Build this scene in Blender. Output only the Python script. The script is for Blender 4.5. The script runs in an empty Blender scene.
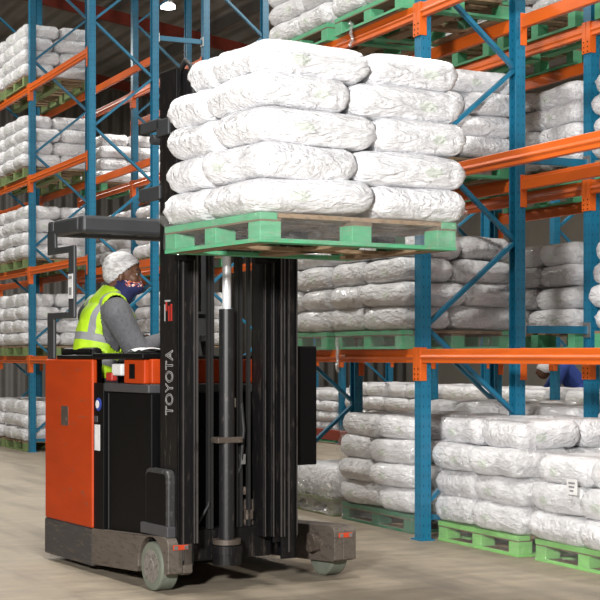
import bpy, bmesh, math, random
from mathutils import Vector, Matrix, noise
SC = bpy.context.scene
COL = SC.collection
random.seed(7)
PI = math.pi
CA, SA = math.cos(math.radians(25)), math.sin(math.radians(25))

def cw(r, d):
    """metres right of / in front of the viewpoint -> world x, y"""
    return (CA * r + SA * d, CA * d - SA * r)

# ------------------------------------------------------------------ materials
def new_mat(name):
    m = bpy.data.materials.new(name); m.use_nodes = True
    nt = m.node_tree
    for n in list(nt.nodes): nt.nodes.remove(n)
    out = nt.nodes.new('ShaderNodeOutputMaterial')
    b = nt.nodes.new('ShaderNodeBsdfPrincipled')
    nt.links.new(b.outputs[0], out.inputs[0])
    return m, nt, b, out

def ramp(nt, src, stops):
    r = nt.nodes.new('ShaderNodeValToRGB')
    els = r.color_ramp.elements
    while len(els) < len(stops): els.new(0.5)
    for e, (p, c) in zip(els, stops):
        e.position = p; e.color = (*c, 1) if len(c) == 3 else c
    nt.links.new(src, r.inputs[0])
    return r.outputs[0]

def nz(nt, scale, detail=4, rough=.6, stretch=None, coord='Object', dist=0):
    tc = nt.nodes.new('ShaderNodeTexCoord')
    src = tc.outputs[coord]
    if stretch:
        mp = nt.nodes.new('ShaderNodeMapping'); mp.inputs['Scale'].default_value = stretch
        nt.links.new(src, mp.inputs[0]); src = mp.outputs[0]
    n = nt.nodes.new('ShaderNodeTexNoise')
    n.inputs['Scale'].default_value = scale; n.inputs['Detail'].default_value = detail
    n.inputs['Roughness'].default_value = rough; n.inputs['Distortion'].default_value = dist
    nt.links.new(src, n.inputs['Vector'])
    return n.outputs[0]

def mixc(nt, fac, a, b):
    m = nt.nodes.new('ShaderNodeMix'); m.data_type = 'RGBA'
    if isinstance(fac, (int, float)): m.inputs[0].default_value = fac
    else: nt.links.new(fac, m.inputs[0])
    for i, v in ((6, a), (7, b)):
        if isinstance(v, tuple): m.inputs[i].default_value = (*v, 1)
        else: nt.links.new(v, m.inputs[i])
    return m.outputs[2]

def math_n(nt, op, a, b=None, c=None):
    m = nt.nodes.new('ShaderNodeMath'); m.operation = op
    for i, v in enumerate((a, b, c)):
        if v is None: continue
        if isinstance(v, (int, float)): m.inputs[i].default_value = v
        else: nt.links.new(v, m.inputs[i])
    return m.outputs[0]

def bump(nt, b, h, strength=.3, dist=.01):
    n = nt.nodes.new('ShaderNodeBump'); n.inputs['Strength'].default_value = strength
    n.inputs['Distance'].default_value = dist
    nt.links.new(h, n.inputs['Height']); nt.links.new(n.outputs[0], b.inputs['Normal'])

def paint(name, col, worn=None, amount=.35, rough=.45, metal=0, scale=9, stretch=None, bmp=.05, spec=.5):
    """painted or raw surface with patches of wear"""
    m, nt, b, _ = new_mat(name)
    v = tuple(c * .8 for c in col)
    n1 = nz(nt, scale, 5, .6, stretch)
    c = ramp(nt, n1, [(.3, v), (.7, col)])
    if worn:
        n2 = nz(nt, scale * 2.6, 6, .75, stretch)
        f = ramp(nt, n2, [(1 - amount - .06, (0, 0, 0)), (1 - amount + .04, (1, 1, 1))])
        c = mixc(nt, f, c, worn)
    nt.links.new(c, b.inputs['Base Color'])
    b.inputs['Roughness'].default_value = rough; b.inputs['Metallic'].default_value = metal
    b.inputs['Specular IOR Level'].default_value = spec
    if bmp: bump(nt, b, n1, bmp)
    return m

M = {}
M['orange'] = paint('rack_orange', (.70, .125, .012), (.45, .10, .03), .3, .38, scale=5, stretch=(1, .5, 3))
def blue_post():
    m, nt, b, _ = new_mat('rack_blue')
    n1 = nz(nt, 6, 4)
    c = ramp(nt, n1, [(.3, (.008, .125, .225)), (.7, (.011, .165, .29))])
    tc = nt.nodes.new('ShaderNodeTexCoord'); sp = nt.nodes.new('ShaderNodeSeparateXYZ')
    nt.links.new(tc.outputs['Object'], sp.inputs[0])
    # row of punched slots up the middle of each face
    fz = math_n(nt, 'ABSOLUTE', math_n(nt, 'SUBTRACT', math_n(nt, 'FRACT', math_n(nt, 'MULTIPLY', sp.outputs[2], 1 / .075)), .5))
    inz = math_n(nt, 'LESS_THAN', fz, .13)
    hx = math_n(nt, 'LESS_THAN', math_n(nt, 'ABSOLUTE', math_n(nt, 'SUBTRACT', math_n(nt, 'ABSOLUTE', sp.outputs[0]), .022)), .004)
    hy = math_n(nt, 'LESS_THAN', math_n(nt, 'ABSOLUTE', math_n(nt, 'SUBTRACT', math_n(nt, 'ABSOLUTE', sp.outputs[1]), .026)), .0045)
    hole = math_n(nt, 'MULTIPLY', inz, math_n(nt, 'MAXIMUM', hx, hy))
    c = mixc(nt, hole, c, (.006, .06, .12))
    nt.links.new(c, b.inputs['Base Color']); b.inputs['Roughness'].default_value = .38
    return m
M['blue'] = blue_post()
M['blue_plain'] = paint('brace_blue', (.011, .155, .275), (.015, .09, .15), .25, .4)
M['torange'] = paint('truck_orange', (.46, .045, .002), (.22, .07, .035), .345, .55, scale=4, stretch=(1, .5, 1.8), spec=.3)
M['black'] = paint('black_steel', (.003, .003, .0033), (.014, .012, .011), .25, .5, scale=12, stretch=(1, 1, .3), spec=.14)
M['mast'] = paint('mast_steel', (.007, .0065, .007), (.045, .037, .031), .38, .42, .1, scale=14, stretch=(1, 1, .18), spec=.3)
M['railshine'] = paint('rail_edge_highlight', (.16, .15, .145), (.05, .045, .04), .4, .35, .7, scale=10, stretch=(1, 1, .2))  # pale colour standing in for highlights along the mast rails
M['grey'] = paint('grey_paint', (.055, .055, .06), (.16, .14, .12), .32, .5, scale=8)
M['hoopgrey'] = paint('scuffed_grey', (.035, .035, .035), (.07, .07, .07), .4, .45, scale=9)
M['guard'] = paint('guard_grey', (.035, .038, .042), (.08, .08, .08), .25, .5, scale=10)
M['legs'] = paint('worn_leg_steel', (.13, .108, .088), (.07, .058, .048), .42, .6, .2, scale=10, stretch=(1, .4, 1.5), bmp=.15)
M['base'] = paint('scraped_skirt', (.055, .052, .052), (.12, .092, .07), .40, .6, .1, scale=9, stretch=(1, .35, 2.5), bmp=.12)
M['tyre'] = paint('green_tyre', (.155, .172, .135), (.11, .12, .10), .4, .65, scale=9)
M['hub'] = paint('dusty_hub', (.21, .19, .17), (.09, .08, .07), .45, .7, scale=14)
M['rubber'] = paint('black_rubber', (.012, .012, .012), None, 0, .6)
M['chrome'] = paint('chrome_rod', (.85, .86, .88), None, 0, .3, .35, bmp=0)
M['cyl'] = paint('cylinder_black', (.014, .014, .015), (.06, .052, .048), .36, .4, .1, scale=16, stretch=(1, 1, .3))
M['collar'] = paint('brown_steel', (.10, .08, .065), (.2, .16, .13), .4, .5, .3)
M['redlight'] = paint('red_lens', (.55, .06, .02), None, 0, .25)
M['white'] = paint('white_paper', (.78, .78, .78), None, 0, .6)
M['labelgrey'] = paint('label_ink', (.25, .25, .26), None, 0, .6)
M['decalblue'] = paint('blue_decal', (.03, .06, .35), None, 0, .5)
M['decalred'] = paint('red_decal', (.45, .03, .02), None, 0, .5)
M['letter'] = paint('letter_silver', (.42, .42, .42), None, 0, .5, bmp=0)
M['wood'] = paint('raw_wood', (.30, .205, .12), (.17, .11, .06), .45, .8, scale=6, stretch=(1, 6, 3), bmp=.2)
M['wood2'] = paint('dark_wood', (.20, .14, .085), (.11, .075, .045), .45, .8, scale=6, stretch=(1, 6, 3), bmp=.2)
M['green'] = paint('pallet_green', (.095, .39, .20), (.26, .24, .16), .38, .7, scale=7, stretch=(1, 1, 3), bmp=.15)
M['lime'] = paint('pallet_lime', (.25, .60, .17), (.30, .30, .14), .30, .7, scale=7, stretch=(1, 1, 3), bmp=.15)
M['darkgreen'] = paint('pallet_dark_green', (.045, .17, .095), (.14, .12, .07), .38, .7, scale=7, stretch=(1, 1, 3), bmp=.15)
M['olive'] = paint('pallet_olive', (.19, .27, .10), (.22, .17, .10), .4, .75, scale=7, stretch=(1, 1, 3), bmp=.15)
M['skin'] = paint('skin_brown', (.125, .055, .03), (.16, .075, .045), .4, .5, scale=12, bmp=.05)
M['hair'] = paint('black_hair', (.015, .012, .01), None, 0, .8)
M['sweat'] = paint('grey_sweatshirt', (.11, .112, .122), (.075, .076, .085), .45, .9, scale=18, bmp=.35)
M['navy'] = paint('navy_cloth', (.012, .016, .07), None, 0, .85, scale=14)
M['blueover'] = paint('blue_overall', (.02, .05, .25), (.015, .035, .18), .4, .85, scale=10)
M['trousers'] = paint('dark_trousers', (.02, .022, .035), None, 0, .85)
M['net'] = paint('hairnet_white', (.62, .62, .63), (.36, .34, .33), .46, .7, scale=9, stretch=(1, 1, 2.5), bmp=.6)
M['carton'] = paint('carton_brown', (.33, .22, .11), (.25, .16, .08), .35, .75, scale=4)
M['galv'] = paint('galvanised', (.45, .45, .45), (.3, .3, .3), .4, .4, .8)
M['eye'] = paint('eye_white', (.25, .23, .21), None, 0, .3)
M['iris'] = paint('eye_dark', (.01, .008, .006), None, 0, .2)

def vest_mat():
    m, nt, b, _ = new_mat('hi_vis_vest')
    tc = nt.nodes.new('ShaderNodeTexCoord'); sp = nt.nodes.new('ShaderNodeSeparateXYZ')
    nt.links.new(tc.outputs['Object'], sp.inputs[0])
    n1 = nz(nt, 14, 4)
    c = ramp(nt, n1, [(.3, (.30, .50, .008)), (.7, (.38, .60, .012))])
    z = math_n(nt, 'ADD', sp.outputs[2], math_n(nt, 'MULTIPLY', sp.outputs[0], .22))
    b1 = math_n(nt, 'LESS_THAN', math_n(nt, 'ABSOLUTE', math_n(nt, 'SUBTRACT', z, .318)), .026)
    b2 = math_n(nt, 'LESS_THAN', math_n(nt, 'ABSOLUTE', math_n(nt, 'SUBTRACT', z, .168)), .028)
    # upright bands running over the shoulders
    y = math_n(nt, 'ABSOLUTE', sp.outputs[1])
    b3 = math_n(nt, 'MULTIPLY', math_n(nt, 'LESS_THAN', math_n(nt, 'ABSOLUTE', math_n(nt, 'SUBTRACT', y, .115)), .022),
                math_n(nt, 'GREATER_THAN', z, .34))
    f = math_n(nt, 'MAXIMUM', math_n(nt, 'MAXIMUM', b1, b2), b3)
    c = mixc(nt, f, c, (.20, .205, .215))
    nt.links.new(c, b.inputs['Base Color']); b.inputs['Roughness'].default_value = .6
    bump(nt, b, n1, .3)
    return m
M['vest'] = vest_mat()

def mask_mat():
    m, nt, b, _ = new_mat('printed_gaiter')
    n = nz(nt, 42, 2, .5, (1, 1, 1.3), dist=1.2)
    n2 = nz(nt, 28, 2, .5)
    tc = nt.nodes.new('ShaderNodeTexCoord'); sp = nt.nodes.new('ShaderNodeSeparateXYZ')
    nt.links.new(tc.outputs['Object'], sp.inputs[0])
    band = math_n(nt, 'MULTIPLY', math_n(nt, 'LESS_THAN', math_n(nt, 'ABSOLUTE', math_n(nt, 'SUBTRACT', sp.outputs[2], .694)), .022),
                  math_n(nt, 'LESS_THAN', math_n(nt, 'ABSOLUTE', math_n(nt, 'SUBTRACT', sp.outputs[0], .285)), .085))
    pat = math_n(nt, 'MULTIPLY', band, math_n(nt, 'GREATER_THAN', n, .50))
    col = ramp(nt, n2, [(.44, (.75, .13, .03)), (.56, (.75, .7, .66))])
    c = mixc(nt, pat, (.012, .016, .075), col)
    nt.links.new(c, b.inputs['Base Color']); b.inputs['Roughness'].default_value = .85
    return m
M['mask'] = mask_mat()

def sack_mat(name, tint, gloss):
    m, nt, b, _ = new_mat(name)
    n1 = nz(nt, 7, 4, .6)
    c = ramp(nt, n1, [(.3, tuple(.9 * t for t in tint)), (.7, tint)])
    # a faint green printed oval on the long sides of a sack
    tc = nt.nodes.new('ShaderNodeTexCoord'); sp = nt.nodes.new('ShaderNodeSeparateXYZ')
    nt.links.new(tc.outputs['Object'], sp.inputs[0])
    ex = math_n(nt, 'POWER', math_n(nt, 'DIVIDE', math_n(nt, 'SUBTRACT', sp.outputs[0], .09), .052), 2)
    ez = math_n(nt, 'POWER', math_n(nt, 'DIVIDE', math_n(nt, 'SUBTRACT', sp.outputs[2], .078), .026), 2)
    ov = math_n(nt, 'LESS_THAN', math_n(nt, 'ADD', ex, ez), 1)
    ov = math_n(nt, 'MULTIPLY', ov, .45)
    c = mixc(nt, ov, c, (.55, .66, .5))
    nt.links.new(c, b.inputs['Base Color'])
    # creases of the plastic under tight film
    w1 = nz(nt, 13, 6, .62, (.55, 1.1, 1.5), dist=1.4)
    w2 = nz(nt, 34, 3, .5, (.5, .9, 1.5), dist=.6)
    h = math_n(nt, 'ADD', w1, math_n(nt, 'MULTIPLY', w2, .3))
    bump(nt, b, h, .9, .045)
    b.inputs['Roughness'].default_value = .42
    b.inputs['Specular IOR Level'].default_value = .5
    b.inputs['Coat Weight'].default_value = gloss
    b.inputs['Coat Roughness'].default_value = .16
    return m
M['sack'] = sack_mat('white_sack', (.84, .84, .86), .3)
M['sack_grey'] = sack_mat('wrapped_sack', (.56, .545, .535), .9)  # greyer, glossier tint for all but the nearest white stacks

def film_mat(name, dens):
    m, nt, b, out = new_mat(name)
    nt.nodes.remove(b)
    tr = nt.nodes.new('ShaderNodeBsdfTransparent')
    gl = nt.nodes.new('ShaderNodeBsdfGlossy'); gl.inputs['Roughness'].default_value = .14
    df = nt.nodes.new('ShaderNodeBsdfDiffuse'); df.inputs[0].default_value = (.8, .8, .8, 1)
    n1 = nz(nt, 9, 6, .65, (1, 1, 2.2), dist=1.5)
    bp = nt.nodes.new('ShaderNodeBump'); bp.inputs['Strength'].default_value = 1; bp.inputs['Distance'].default_value = .05
    nt.links.new(n1, bp.inputs['Height'])
    nt.links.new(bp.outputs[0], gl.inputs['Normal']); nt.links.new(bp.outputs[0], df.inputs['Normal'])
    a = nt.nodes.new('ShaderNodeMixShader'); a.inputs[0].default_value = .6
    nt.links.new(df.outputs[0], a.inputs[1]); nt.links.new(gl.outputs[0], a.inputs[2])
    f = ramp(nt, nz(nt, 11, 5, .7, (1, 1, 2.5), dist=1), [(.35, (dens * .45,) * 3), (.75, (min(1, dens * 1.9),) * 3)])
    mx = nt.nodes.new('ShaderNodeMixShader')
    nt.links.new(f, mx.inputs[0]); nt.links.new(tr.outputs[0], mx.inputs[1]); nt.links.new(a.outputs[0], mx.inputs[2])
    nt.links.new(mx.outputs[0], out.inputs[0])
    return m
M['film'] = film_mat('stretch_film', .15)
M['film_thick'] = film_mat('bunched_film', .55)

def floor_mat():
    m, nt, b, _ = new_mat('worn_concrete')
    n1 = nz(nt, .55, 6, .62, (1, .6, 1)); n2 = nz(nt, 5, 6, .7, (.5, 1.6, 1)); n3 = nz(nt, 90, 2, .5)
    c = ramp(nt, n1, [(.3, (.205, .17, .122)), (.55, (.32, .268, .195)), (.75, (.39, .33, .245))])
    c2 = ramp(nt, n2, [(.38, (.12, .10, .08)), (.62, (.36, .305, .225))])
    c = mixc(nt, .45, c, c2)
    f3 = ramp(nt, n3, [(.35, (0, 0, 0)), (.7, (.25, .25, .25))])
    c = mixc(nt, f3, c, (.32, .28, .225))
    # curved tyre scuffs
    tc = nt.nodes.new('ShaderNodeTexCoord'); mp = nt.nodes.new('ShaderNodeMapping')
    mp.inputs['Rotation'].default_value = (0, 0, .45); mp.inputs['Scale'].default_value = (1, .16, 1)
    nt.links.new(tc.outputs['Object'], mp.inputs[0])
    n4 = nt.nodes.new('ShaderNodeTexNoise'); n4.inputs['Scale'].default_value = 3.2; n4.inputs['Detail'].default_value = 5
    nt.links.new(mp.outputs[0], n4.inputs['Vector'])
    f4 = ramp(nt, n4.outputs[0], [(.5, (0, 0, 0)), (.68, (.5, .5, .5))])
    c = mixc(nt, f4, c, (.10, .085, .07))
    nt.links.new(c, b.inputs['Base Color'])
    r = ramp(nt, n2, [(.3, (.5, .5, .5)), (.7, (.72, .72, .72))])
    nt.links.new(r, b.inputs['Roughness'])
    bump(nt, b, n2, .06)
    return m
M['floor'] = floor_mat()

def corrugated(name, col, axis, pitch):
    m, nt, b, _ = new_mat(name)
    tc = nt.nodes.new('ShaderNodeTexCoord'); sp = nt.nodes.new('ShaderNodeSeparateXYZ')
    nt.links.new(tc.outputs['Object'], sp.inputs[0])
    w = math_n(nt, 'SINE', math_n(nt, 'MULTIPLY', sp.outputs[axis], 2 * PI / pitch))
    n1 = nz(nt, 1.2, 5)
    c = ramp(nt, n1, [(.3, tuple(.8 * v for v in col)), (.7, col)])
    nt.links.new(c, b.inputs['Base Color']); b.inputs['Roughness'].default_value = .55
    bump(nt, b, w, .9, .05)
    return m
M['wall'] = corrugated('corrugated_wall', (.20, .19, .18), 0, .3)
M['roof'] = corrugated('corrugated_roof', (.36, .345, .33), 0, .4)
M['plaster'] = paint('painted_wall', (.42, .39, .34), (.36, .33, .29), .3, .8, scale=1)
M['redsteel'] = paint('red_oxide_steel', (.26, .035, .016), (.18, .03, .018), .3, .5)
def emit():
    m, nt, b, out = new_mat('lamp_glow')
    e = nt.nodes.new('ShaderNodeEmission'); e.inputs[0].default_value = (1, .98, .92, 1); e.inputs[1].default_value = 14
    nt.links.new(e.outputs[0], out.inputs[0])
    return m
M['glow'] = emit()

# ------------------------------------------------------------------ geometry helpers
class MB:
    def __init__(s): s.bm = bmesh.new()
    def box(s, x0, x1, y0, y1, z0, z1):
        r = bmesh.ops.create_cube(s.bm, size=1)
        bmesh.ops.transform(s.bm, verts=r['verts'], matrix=Matrix.Translation(((x0 + x1) / 2, (y0 + y1) / 2, (z0 + z1) / 2)) @ Matrix.Diagonal((x1 - x0, y1 - y0, z1 - z0, 1)))
        return s
    def bar(s, p, q, w, h, up=(0, 0, 1)):
        p, q = Vector(p), Vector(q); d = (q - p); L = d.length; d.normalize()
        u = Vector(up); sx = d.cross(u)
        if sx.length < 1e-4: sx = d.cross(Vector((1, 0, 0)))
        sx.normalize(); u = sx.cross(d)
        R = Matrix((sx, d, u)).transposed().to_4x4()
        r = bmesh.ops.create_cube(s.bm, size=1)
        bmesh.ops.transform(s.bm, verts=r['verts'], matrix=Matrix.Translation((p + q) / 2) @ R @ Matrix.Diagonal((w, L, h, 1)))
        return s
    def cyl(s, p, q, r0, r1=None, n=24):
        p, q = Vector(p), Vector(q); d = q - p
        R = d.to_track_quat('Z', 'Y').to_matrix().to_4x4()
        bmesh.ops.create_cone(s.bm, cap_ends=True, segments=n, radius1=r0, radius2=r0 if r1 is None else r1, depth=d.length, matrix=Matrix.Translation((p + q) / 2) @ R)
        return s
    def prism(s, pts, axis, a, b):
        """polygon pts in the two other axes, extruded along axis from a to b"""
        def v(p, w):
            return {0: (w, p[0], p[1]), 1: (p[0], w, p[1]), 2: (p[0], p[1], w)}[axis]
        A = [s.bm.verts.new(v(p, a)) for p in pts]; B = [s.bm.verts.new(v(p, b)) for p in pts]
        n = len(pts)
        s.bm.faces.new(A); s.bm.faces.new(list(reversed(B)))
        for i in range(n):
            s.bm.faces.new((A[i], B[i], B[(i + 1) % n], A[(i + 1) % n]))
        bmesh.ops.recalc_face_normals(s.bm, faces=s.bm.faces)
        return s
    def tube(s, pts, r, n=10):
        pts = [Vector(p) for p in pts]
        rings = []
        for i, p in enumerate(pts):
            d = (pts[min(i + 1, len(pts) - 1)] - pts[max(i - 1, 0)]).normalized()
            a = d.orthogonal().normalized()
            if rings: 
                a = (prev - d * prev.dot(d)).normalized()
            prev = a; b = d.cross(a)
            rings.append([s.bm.verts.new(p + r * (math.cos(t) * a + math.sin(t) * b)) for t in [2 * PI * k / n for k in range(n)]])
        for R0, R1 in zip(rings, rings[1:]):
            for k in range(n):
                s.bm.faces.new((R0[k], R0[(k + 1) % n], R1[(k + 1) % n], R1[k]))
        s.bm.faces.new(list(reversed(rings[0]))); s.bm.faces.new(rings[-1])
        return s
    def build(s, name, mat, parent=None, off=(0, 0, 0), bevel=0, smooth=False, loc=None):
        bmesh.ops.translate(s.bm, verts=s.bm.verts, vec=-Vector(off))
        me = bpy.data.meshes.new(name); s.bm.to_mesh(me); s.bm.free()
        me.materials.append(mat)
        if smooth:
            for p in me.polygons: p.use_smooth = True
        o = bpy.data.objects.new(name, me); COL.objects.link(o)
        if parent: o.parent = parent
        if loc is not None: o.location = loc
        if bevel:
            m = o.modifiers.new('bevel', 'BEVEL'); m.width = bevel; m.segments = 2; m.limit_method = 'ANGLE'
        return o

def tag(o, label=None, cat=None, group=None, kind=None):
    if label: o['label'] = label
    if cat: o['category'] = cat
    if group: o['group'] = group
    if kind: o['kind'] = kind
    return o

def empty(name, loc, rz=0):
    o = bpy.data.objects.new(name, None); COL.objects.link(o)
    o.location = loc; o.rotation_euler = (0, 0, rz); o.empty_display_size = .1
    return o

def copy_tree(o, parent=None):
    c = o.copy(); COL.objects.link(c)
    if parent: c.parent = parent
    for ch in list(o.children): copy_tree(ch, c)
    return c

def blob(name, shapes, mat, parent, voxel=.012, it=4, cut=None):
    """one continuous skin over overlapping ellipsoids and tapered limbs"""
    bm = bmesh.new()
    for sh in shapes:
        if sh[0] == 'e':
            _, c, r, rot = sh if len(sh) == 4 else (*sh, Matrix())
            bmesh.ops.create_icosphere(bm, subdivisions=3, radius=1, matrix=Matrix.Translation(c) @ rot.to_4x4() @ Matrix.Diagonal((*r, 1)))
        else:
            _, p, q, r0, r1 = sh
            p, q = Vector(p), Vector(q); n = max(2, int((q - p).length / (.3 * min(r0, r1))) + 1)
            for i in range(n + 1):
                t = i / n
                bmesh.ops.create_icosphere(bm, subdivisions=2, radius=r0 + (r1 - r0) * t, matrix=Matrix.Translation(p.lerp(q, t)))
    me = bpy.data.meshes.new('tmp'); bm.to_mesh(me); bm.free()
    o = bpy.data.objects.new('tmp', me); COL.objects.link(o)
    rm = o.modifiers.new('r', 'REMESH'); rm.mode = 'VOXEL'; rm.voxel_size = voxel
    dg = bpy.context.evaluated_depsgraph_get()
    me2 = bpy.data.meshes.new_from_object(o.evaluated_get(dg))
    bpy.data.objects.remove(o); bpy.data.meshes.remove(me)
    bm = bmesh.new(); bm.from_mesh(me2)
    for _ in range(it): bmesh.ops.smooth_vert(bm, verts=bm.verts, factor=.5, use_axis_x=True, use_axis_y=True, use_axis_z=True)
    if cut:
        bmesh.ops.delete(bm, geom=[v for v in bm.verts if cut(v.co)], context='VERTS')
    bm.to_mesh(me2); bm.free()
    me2.name = name; me2.materials.clear(); me2.materials.append(mat)
    for p in me2.polygons: p.use_smooth = True
    ob = bpy.data.objects.new(name, me2); COL.objects.link(ob); ob.parent = parent
    return ob

# ------------------------------------------------------------------ the setting
MB().box(-8, 20, -4, 38, -.1, 0).build('floor', M['floor'])['kind'] = 'structure'
MB().box(-8, 20, 36, 36.2, 0, 12).build('wall_back', M['wall'])['kind'] = 'structure'
MB().box(20, 20.2, -4, 36.2, 0, 12).build('wall_right', M['plaster'])['kind'] = 'structure'
MB().box(-8.2, -8, -4, 36.2, 0, 12).build('wall_left', M['plaster'])['kind'] = 'structure'
def roof_z(x): return 9.2 - .15 * (x - 4)
MB().prism([(-8, roof_z(-8)), (20, roof_z(20)), (20, roof_z(20) + .1), (-8, roof_z(-8) + .1)], 1, -4, 36.2).build('ceiling', M['roof'])['kind'] = 'structure'
for i, y in enumerate((17.0, 22.5, 28.0, 33.5)):
    MB().bar((-8, y, roof_z(-8) - .45), (20, y, roof_z(20) - .45), .12, .22).build('trim_%d' % (i + 1), M['redsteel'])['kind'] = 'structure'
for i, x in enumerate((5.2, 7.2, 9.2, 11.2, 13.2)):
    MB().box(x - .04, x + .04, 8, 36, roof_z(x) - .27, roof_z(x) - .05).build('trim_%d' % (i + 5), M['galv'])['kind'] = 'structure'

#KEEPTABLE
# which sacks of each stack the photograph shows (1), or shows only a sliver of (2)
KEEP = ['11101110111011101110', '1100110011101111', '110011201122', '1100110011201111', '1100', '1110111011101110', 
    '1100110011001100', '2010201010102010', '0000000000000000', '1110000000000000', '1120110001000000', '0000000000001121', 
    '0000000000001111', '0000000022002102', '1100110011001100', '0000000000002000', '2100210021002100', '1100110011001100', 
    '1200000000000000', '2100210021002100', '1120010000000000', '1110120000000000', '0200000000000000', '0000000000000200', 
    '0000000000002122', '0000000000001112', '0000000000001110', '0000000011001110', '0000110011001111', '1100110011001100', 
    '2200220022001211', '112011201121', '120012001211', '000000000000', '000000000200', '000000000000', '1110111011101110', 
    '1100120012001200', '2200220022002200', '0000220022002200', '1110111011101110', '1110111011201110', '1200120012001200', 
    '1100110002001100', '1100100012000000', '1110210020201120', '1110111011101110', '1200120012001200', '1110121012101010', 
    '1110111011101110', '1210120012001200']
GONE = {'r34', 'p25', 'p13', 'p28', 'p38', 'p27', 'p43', 'p8', 'p11', 'p35', 'r28', 'r30', 'r41', 'r53', 
    'r37', 'p24', 'p33', 'r8', 'p12', 'p34', 'r13', 'r65', 'p39', 'r56', 'p30', 'p23', 'r32', 'r48', 'r35', 
    'r55', 'r49', 'r57', 'p26', 'r39'}
#END
NTH = {}
def nth(kind):
    NTH[kind] = NTH.get(kind, -1) + 1
    return '%s%d' % (kind, NTH[kind])

# ------------------------------------------------------------------ pallet racks
PW, PD = .10, .085          # post width along the row, depth across it
ROWS = {'A': (5.60, 6.53), 'B': (7.15, 8.08), 'C': (10.60, 11.53)}
Y = [7.15, 9.90, 12.65, 15.40, 18.36, 21.24, 24.0, 26.7]
LV_R = [1.445, 2.79, 4.05]
LV_L = [1.385, 2.66, 3.98, 5.30]
RAILS, FRAMES = [], []
ROWN = {'A': 'aisle row', 'B': 'second row', 'C': 'third row'}

def post_mesh():
    # open channel section, closed face towards the outside of the frame
    t = .008; w, d = PW / 2, PD / 2
    return [(-d, -w), (d, -w), (d, -w + t * 2), (-d + t * 2, -w + t * 2), (-d + t * 2, w - t * 2), (d, w - t * 2), (d, w), (-d, w)]

def rack_frame(row, y, h, label, group=None, flip=False):
    x0, x1 = ROWS[row]
    root = empty('rack_upright', ((x0 + x1) / 2, y, 0))
    tag(root, label, 'rack upright', group)
    cx = (x1 - x0) / 2 - PD / 2
    for sgn in (-1, 1):
        pts = post_mesh()
        if sgn > 0: pts = [(-a, b) for a, b in reversed(pts)]
        p = MB().prism(pts, 2, 0, h).build('post', M['blue'], root, loc=(sgn * cx, 0, 0))
        MB().box(-.06, .06, -.075, .075, 0, .012).build('foot_plate', M['blue_plain'], p)
    # lacing
    z, s = .27, (1 if flip else -1)
    while z + .67 < h + .05:
        z2 = min(z + .672, h - .05)
        MB().bar((s * (cx - .02), 0, z), (-s * (cx - .02), 0, z2), .03, .045, up=(0, 1, 0)).build('brace', M['blue_plain'], root)
        z += .672; s = -s
    MB().bar((-cx, 0, .17), (cx, 0, .17), .03, .04).build('brace', M['blue_plain'], root)
    FRAMES.append(root)
    return root

def rail_profile(face):
    # stepped box section: x outwards, z up from the top of the rail
    pts = [(0, 0), (0, -.045), (.010, -.056), (.010, -.066), (0, -.076), (0, -.105), (-.045, -.105), (-.045, -.025), (-.028, -.025), (-.028, 0)]
    return [(face * a, b) for a, b in pts]

def rack_rail(row, side, i, z, label, level_name):
    key = nth('r')
    if key in GONE: return
    x0, x1 = ROWS[row]
    ya, yb = Y[i] + PW / 2, Y[i + 1] - PW / 2
    face = -1 if side == 'front' else 1
    xf = x0 - .004 if side == 'front' else x1 + .004
    root = empty('rack_rail', (xf, (ya + yb) / 2, z))
    tag(root, label, 'rack beam', 'orange beams of the pallet racks')
    L = (yb - ya) / 2
    MB().prism(rail_profile(face), 1, -L, L).build('bar', M['orange'], root, bevel=.004)
    for e in (-1, 1):
        c = MB()
        ye = e * L
        xa, xb = sorted((face * .006, -face * .05))
        c.box(xa, xb, *sorted((ye - e * .005, ye)), -.24, .012)
        xa, xb = sorted((face * .010, face * .003))
        c.box(xa, xb, *sorted((ye - e * .004, ye + e * .047)), -.24, .012)
        co = c.build('end_bracket', M['orange'], root, bevel=.002)
        b = MB()
        for zz in (-.15, -.19, -.225):
            b.cyl((face * .006, ye + e * .024, zz), (face * .013, ye + e * .024, zz), .006, n=10)
        b.build('hook', M['black'], co)
    root['key'] = key; RAILS.append(root)

frames = [
 ('A', 1, 5.6, 'tall blue rack frame right of the floor stacks beside the truck mast'),
 ('A', 2, 4.12, 'blue rack frame closing the aisle row just behind the truck mast'),
 ('A', 4, 7.2, 'blue rack frame ending the far rack, rising right behind the driver'),
 ('A', 5, 7.2, 'thin blue rack frame left of the orange truck panel, floor to ceiling'),
 ('A', 6, 7.2, 'farthest blue rack frame of the far rack, glimpsed beyond the left stacks'),
 ('B', 1, 5.6, 'blue rack frame of the second row at the right picture edge'),
 ('B', 2, 5.0, 'blue rack frame of the second row seen behind the mast stacks'),
 ('B', 4, 7.2, 'blue rack frame behind the raised load, ending the far second row'),
 ('B', 5, 7.2, 'blue rack frame of the second row seen past the driver'),
 ('C', 3, 3.6, 'blue rack frame beyond the next aisle, nearest the blue-clad worker'),
 ('C', 4, 3.6, 'blue rack frame beyond the next aisle, seen between the right posts'),
 ('C', 5, 3.6, 'blue rack frame beyond the next aisle, left of the tall post'),
 ('C', 6, 3.6, 'blue rack frame beyond the next aisle, farthest one beside the mast'),
]
for r, i, h, lab in frames: rack_frame(r, Y[i], h, lab, flip=(r == 'B' and i in (4, 5)))

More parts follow.
